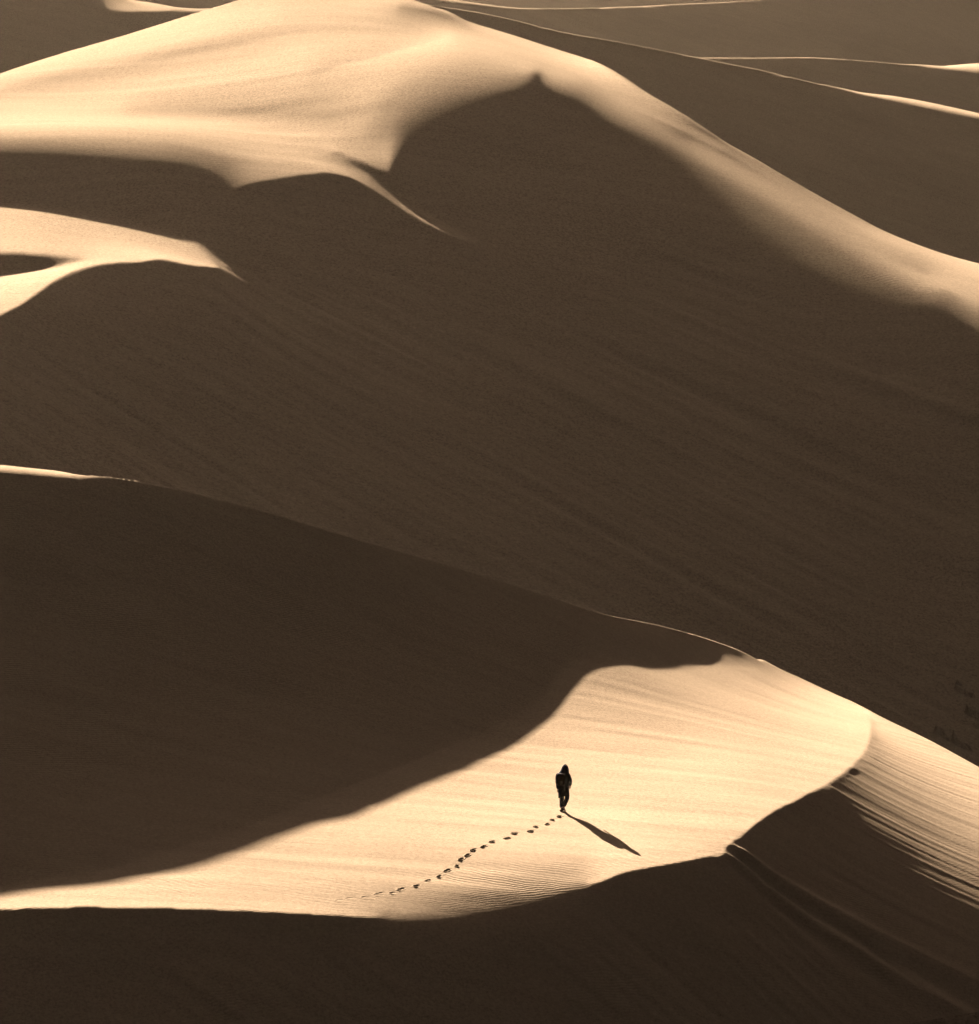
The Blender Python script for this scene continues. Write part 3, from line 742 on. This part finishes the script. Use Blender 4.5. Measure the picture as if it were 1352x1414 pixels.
def skin(name, joints, edges, radii, sub=2, root=0):
    me = bpy.data.meshes.new(name); me.from_pydata(joints, edges, []); me.update()
    o = bpy.data.objects.new(name, me); col.objects.link(o)
    o.modifiers.new('skin', 'SKIN').use_smooth_shade = True
    layer = me.skin_vertices[0].data if me.skin_vertices else None
    if layer is None:
        raise RuntimeError('no skin layer')
    for d_, r_ in zip(layer, radii):
        d_.radius = r_ if isinstance(r_, tuple) else (r_, r_)
    layer[root].use_root = True
    ss_ = o.modifiers.new('sub', 'SUBSURF'); ss_.levels = sub; ss_.render_levels = sub
    bpy.context.view_layer.update()
    dg = bpy.context.evaluated_depsgraph_get()
    out = bpy.data.meshes.new_from_object(o.evaluated_get(dg))
    bpy.data.objects.remove(o); bpy.data.meshes.remove(me)
    out.name = name
    return out


def loft(rings, cap=True):
    """closed tube of elliptical sections: (centre, half width along r, half depth along f)"""
    bm = bmesh.new(); n = 20; loops = []
    for c, w, d_ in rings:
        loops.append([bm.verts.new(Vector(c) + RT * (w * math.cos(t_)) + FW * (d_ * math.sin(t_)))
                      for t_ in [2 * math.pi * k_ / n for k_ in range(n)]])
    for a_, b_ in zip(loops[:-1], loops[1:]):
        for k_ in range(n):
            bm.faces.new((a_[k_], a_[(k_ + 1) % n], b_[(k_ + 1) % n], b_[k_]))
    if cap:
        bm.faces.new(loops[0][::-1]); bm.faces.new(loops[-1])
    return bm


def finish(name, me, mat, parent, lab=None):
    if isinstance(me, bmesh.types.BMesh):
        bm = me; me = bpy.data.meshes.new(name)
        bmesh.ops.recalc_face_normals(bm, faces=bm.faces)
        bm.to_mesh(me); bm.free()
    me.polygons.foreach_set('use_smooth', np.ones(len(me.polygons), dtype=bool))
    me.materials.clear(); me.materials.append(mat)
    o = bpy.data.objects.new(name, me); col.objects.link(o); o.parent = parent
    if lab:
        o['label'] = lab
    return o


YAW = math.radians(-34)
FW = Vector((-math.sin(YAW), math.cos(YAW), 0)); RT = Vector((math.cos(YAW), math.sin(YAW), 0)); UPV = Vector((0, 0, 1))
foot_at = locate(PA, GA, 776.5, 1120.5)
walker = bpy.data.objects.new('person', None); col.objects.link(walker); walker.location = foot_at
walker['label'] = 'person in black hooded jacket and dark trousers with brown backpack, walking away over sunlit sand'
walker['category'] = 'person'
M_BLACK = plain('black_cloth', (0.010, 0.010, 0.013), 0.9, 40)
M_TROUSER = plain('dark_denim', (0.010, 0.011, 0.016), 0.9, 60)
M_PACK = plain('brown_canvas', (0.020, 0.012, 0.0105), 0.85, 50)
M_SKIN = plain('skin', (0.22, 0.12, 0.08), 0.6, 30, 0.1)
M_SHOE = plain('worn_leather', (0.10, 0.055, 0.038), 0.8, 40)
M_HAIR = plain('dark_hair', (0.012, 0.009, 0.008), 0.6, 80)
M_STRAP = plain('black_webbing', (0.014, 0.013, 0.013), 0.8, 90)

P_ = lambda x, y, z: Vector((x, y, z))
pel = P_(.035, 0, .93); che = P_(.045, .03, 1.28); nek = P_(.06, .05, 1.46); hed = P_(.085, .085, 1.60)
lhip = P_(-.05, .03, .88); lkne = P_(-.035, .05, .50); lank = P_(-.05, .0, .09); ltoe = P_(.05, .12, .035)
rhip = P_(.12, -.02, .88); rkne = P_(.165, .05, .50); rank = P_(.02, -.15, .20); rtoe = P_(.06, -.05, .07)
lsh = che + RT * -.17 + P_(0, 0, .11); rsh = che + RT * .17 + P_(0, 0, .11)
lel = P_(-.185, -.10, 1.10); lwr = P_(-.185, .02, .84)
rel = P_(.265, .02, 1.13); rwr = P_(.255, .14, .94)
body_j = [pel, pel + P_(.005, .01, .17), che, nek, hed, hed + P_(.01, .01, .09),
          lhip, lkne, lank, ltoe, rhip, rkne, rank, rtoe, lsh, lel, lwr, rsh, rel, rwr]
body_e = [(0, 1), (1, 2), (2, 3), (3, 4), (4, 5), (0, 6), (6, 7), (7, 8), (8, 9), (0, 10), (10, 11), (11, 12), (12, 13),
          (2, 14), (14, 15), (15, 16), (2, 17), (17, 18), (18, 19)]
body_r = [(.13, .10), (.12, .09), (.14, .10), .052, (.078, .095), (.06, .075), .085, .058, .042, .035, .085, .058, .042, .035,
          .055, .042, .03, .055, .042, .03]
# hands: palm, four curled fingers of different lengths and a thumb from the side of the palm
for wr, el, sg in ((16, 15, -1), (19, 18, 1)):
    w = body_j[wr]; dr = (w - body_j[el]).normalized(); side = FW if abs(dr.dot(FW)) < .8 else UPV
    side = (side - dr * side.dot(dr)).normalized(); inn = dr.cross(side)
    base = len(body_j)
    body_j.append(w + dr * .07); body_r.append((.034, .016)); body_e.append((wr, base))
    for q_, (off, ln) in enumerate(((.030, .070), (.010, .080), (-.010, .074), (-.028, .058))):
        k_ = len(body_j)
        body_j += [w + dr * .095 + side * off, w + dr * (.095 + ln * .5) + side * off + inn * .012, w + dr * (.095 + ln * .85) + side * off + inn * .034]
        body_r += [.0095, .0088, .0078]; body_e += [(base, k_), (k_, k_ + 1), (k_ + 1, k_ + 2)]
    k_ = len(body_j)
    body_j += [w + dr * .045 + side * .042 + inn * .010, w + dr * .085 + side * .052 + inn * .022]
    body_r += [.011, .009]; body_e += [(base, k_), (k_, k_ + 1)]
body = skin('body', [tuple(x) for x in body_j], body_e, body_r, 2)
finish('body', body, M_SKIN, walker)

# face side of the head (turned away from here): nose, brow, chin, lips, eyes in one small mesh over the skull
bm = bmesh.new()
def blob(c, r_, sc_=(1, 1, 1)):
    res = bmesh.ops.create_icosphere(bm, subdivisions=2, radius=r_)
    for v_ in res['verts']:
        v_.co = Vector((v_.co.x * sc_[0], v_.co.y * sc_[1], v_.co.z * sc_[2]))
        v_.co = Vector(c) + RT * v_.co.x + FW * v_.co.y + UPV * v_.co.z
fc = hed + FW * .085
blob(fc + FW * .012 + UPV * -.005, .016, (.8, 1.2, 1.5)); blob(fc + FW * -.012 + UPV * -.075, .03, (1.1, .9, .8))
blob(fc + FW * -.002 + UPV * -.045, .014, (1.7, .7, .5)); blob(fc + RT * -.033 + UPV * .018, .013); blob(fc + RT * .033 + UPV * .018, .013)
finish('face', bm, M_SKIN, walker)
bm = loft([(hed + UPV * -.16 - FW * .05, .085, .06), (hed + UPV * -.05 - FW * .03, .10, .085), (hed + UPV * .05 - FW * .02, .095, .098),
           (hed + UPV * .10 - FW * .01, .07, .08), (hed + UPV * .125, .03, .035)])
finish('hair', bm, M_HAIR, walker)

# trousers
tr = skin('trousers', [tuple(x) for x in (pel, lhip, lkne, lank + P_(0, 0, .03), rhip, rkne, rank + P_(0, 0, .02))],
          [(0, 1), (1, 2), (2, 3), (0, 4), (4, 5), (5, 6)], [(.16, .13), .115, .092, .078, .115, .092, .078], 2)
finish('trousers', tr, M_TROUSER, walker)

# shoes
def shoe(ank, toe, nm):
    ax = (toe - ank); ax.z *= 1.0; fw = Vector((ax.x, ax.y, ax.z * .6)).normalized()
    bm = bmesh.new(); up = UPV; sd = fw.cross(up).normalized(); up2 = sd.cross(fw)
    L = .29; prof = [(-.085, .030, .020, .065), (-.06, .038, .0, .085), (0, .042, .0, .085), (.06, .046, .0, .06), (.12, .046, .0, .048), (.17, .036, .004, .036), (.195, .014, .012, .024)]
    loops = []
    o_ = ank - up2 * .085
    for (l_, w, z0, z1) in prof:
        ring = []
        for k_ in range(10):
            t_ = 2 * math.pi * k_ / 10
            ring.append(bm.verts.new(o_ + fw * l_ + sd * (w * math.cos(t_)) + up2 * ((z0 + z1) / 2 + (z1 - z0) / 2 * math.sin(t_) + .0)))
        loops.append(ring)
    for a_, b_ in zip(loops[:-1], loops[1:]):
        for k_ in range(10):
            bm.faces.new((a_[k_], a_[(k_ + 1) % 10], b_[(k_ + 1) % 10], b_[k_]))
    bm.faces.new(loops[0][::-1]); bm.faces.new(loops[-1])
    return finish('shoe', bm, M_SHOE, walker)
shoe(lank, lank + FW * .17 - UPV * .0, 'left'); shoe(rank, rank + FW * .13 - UPV * .14, 'right')  # heel up

# jacket: flared hem, back, shoulders, sleeves; the left front hangs lower
bm = loft([(P_(.02, -.01, .64), .200, .145), (P_(.02, -.01, .78), .21, .155), (P_(.03, 0, .92), .20, .145), (P_(.04, .02, 1.10), .20, .14),
           (P_(.05, .03, 1.26), .225, .15), (P_(.055, .035, 1.36), .225, .145), (P_(.06, .04, 1.44), .185, .125), (P_(.065, .05, 1.50), .10, .09)])
for v_ in bm.verts:                      # hem droops on the walker's left, folds run down the cloth
    if v_.co.z < .95:
        s_ = (v_.co - P_(.02, 0, v_.co.z)).dot(RT)
        v_.co.z -= max(0, -s_ - .02) * (.95 - v_.co.z) * 3.2
    a_ = math.atan2((v_.co - P_(.03, 0, 0)).dot(FW), (v_.co - P_(.03, 0, 0)).dot(RT))
    v_.co += Vector((math.cos(a_ * 5) * .008, math.sin(a_ * 7) * .008, 0))
sl = bmesh.new(); tmp = skin('sleeves', [tuple(x) for x in (che + P_(0, 0, .09), lsh, lel, lwr, rsh, rel, rwr)],
                             [(0, 1), (1, 2), (2, 3), (0, 4), (4, 5), (5, 6)], [.11, .10, .085, .062, .10, .085, .062], 2)
bm.from_mesh(tmp); bpy.data.meshes.remove(tmp)
jacket = finish('jacket', bm, M_BLACK, walker)
bm = loft([(nek + P_(0, 0, -.11) - FW * .02, .225, .15), (nek + P_(.0, 0, .0) - FW * .02, .185, .14), (hed + UPV * -.04 - FW * .02, .150, .135),
           (hed + UPV * .05 - FW * .015, .112, .120), (hed + UPV * .10 - FW * .008, .080, .090), (hed + UPV * .135, .040, .045), (hed + UPV * .15, .012, .012)])
for v_ in bm.verts:                      # open towards the face
    if (v_.co - hed).dot(FW) > .055 and v_.co.z > nek.z + .03:
        v_.co -= FW * ((v_.co - hed).dot(FW) - .055) * .9
finish('hood', bm, M_BLACK, jacket)

# backpack with lid, front pocket and two shoulder straps
pc = che - FW * .21 + P_(-.01, 0, -.05) - RT * .035
def cushion(c, w, d_, h, n=6, p_=4.0):
    bm = bmesh.new(); res = bmesh.ops.create_cube(bm, size=2.0)
    bmesh.ops.subdivide_edges(bm, edges=bm.edges[:], cuts=n, use_grid_fill=True)
    for v_ in bm.verts:
        q_ = v_.co; m_ = (abs(q_.x)**p_ + abs(q_.y)**p_ + abs(q_.z)**p_)**(1 / p_)
        q_ = q_ / m_
        v_.co = Vector(c) + RT * (q_.x * w) + FW * (q_.y * d_) + UPV * (q_.z * h)
    return bm
bp = finish('backpack', cushion(pc, .165, .095, .215), M_PACK, walker, 'brown canvas backpack')
finish('pocket', cushion(pc - FW * .095 + UPV * -.08, .115, .03, .09), M_PACK, bp)
finish('lid', cushion(pc - FW * .015 + UPV * .185, .145, .085, .06, 6, 2.4), M_PACK, bp)
for sg in (-1, 1):
    st_ = [pc + RT * (sg * .09) + FW * .09 + UPV * .17, che + RT * (sg * .095) + FW * .02 + UPV * .185, che + RT * (sg * .10) + FW * .145 + UPV * .06,
           che + RT * (sg * .12) + FW * .13 + UPV * -.10, pc + RT * (sg * .13) + FW * .09 + UPV * -.17]
    sk = skin('strap', [tuple(x) for x in st_], [(k_, k_ + 1) for k_ in range(4)], [(.022, .010)] * 5, 1)
    finish('strap', sk, M_STRAP, bp)

# desert floor under everything, out to the horizon
t = np.linspace(-1, 1, 121); t = np.sign(t) * np.abs(t)**3
X, Yg = np.meshgrid(t * 1200, t * 1600 + 900)
Z = -75 + 1.5 * vnoise(X / 90, Yg / 90, 3) + 6 * vnoise(X / 700, Yg / 700, 4)
grid_mesh('ground', np.dstack([X, Yg, Z]), SAND, 'structure')

# ------------------------------------------------------------------ light, sky, camera
sd = bpy.data.lights.new('sun', 'SUN'); sd.energy = 5.0; sd.angle = math.radians(0.53); sd.color = (1.0, 0.94, 0.83)
so = bpy.data.objects.new('sun', sd); col.objects.link(so)
from mathutils import Vector
so.rotation_euler = Vector(SUN).to_track_quat('Z', 'Y').to_euler()
wd = bpy.data.worlds.new('World'); scene.world = wd; wd.use_nodes = True
nt = wd.node_tree; bg = nt.nodes['Background']
sky = nt.nodes.new('ShaderNodeTexSky'); sky.sky_type = 'NISHITA'; sky.sun_disc = False
sky.sun_elevation = EL; sky.sun_rotation = AZ
sky.air_density = 0.0; sky.dust_density = 0.52; sky.ozone_density = 0.0
nt.links.new(sky.outputs[0], bg.inputs[0]); bg.inputs[1].default_value = 0.05

cd = bpy.data.cameras.new('camera'); co = bpy.data.objects.new('camera', cd); col.objects.link(co)
co.location = CAM; co.rotation_euler = (math.pi / 2 - PITCH, 0, 0)
cd.sensor_fit = 'VERTICAL'; cd.sensor_height = 24.0; cd.sensor_width = 24.0
cd.lens = 24.0 * FPX / H0
cd.clip_start = 1.0; cd.clip_end = 30000
scene.camera = co
scene.view_settings.view_transform = 'Standard'; scene.view_settings.look = 'None'
scene.view_settings.gamma = 1.0; scene.view_settings.exposure = 3.78
scene.cycles.use_denoising = True
scene.cycles.max_bounces = 6; scene.cycles.diffuse_bounces = 0

# sunlit dust in the air
bm = bmesh.new(); bmesh.ops.create_cube(bm, size=2.0)
hm = bpy.data.meshes.new('haze'); bm.to_mesh(hm); bm.free()
hz = bpy.data.objects.new('haze', hm); col.objects.link(hz); hz['kind'] = 'stuff'
hz.location = (0, 900, -18); hz.scale = (1205, 1605, 70)
mh = bpy.data.materials.new('warm_dust_haze'); mh.use_nodes = True
N = mh.node_tree.nodes; N.remove(N['Principled BSDF'])
pv = N.new('ShaderNodeVolumePrincipled'); mh.node_tree.links.new(pv.outputs[0], N['Material Output'].inputs['Volume'])
pv.inputs['Color'].default_value = (1.0, 0.73, 0.49, 1); pv.inputs['Density'].default_value = 1.08e-5; pv.inputs['Anisotropy'].default_value = 0.6
hm.materials.append(mh)
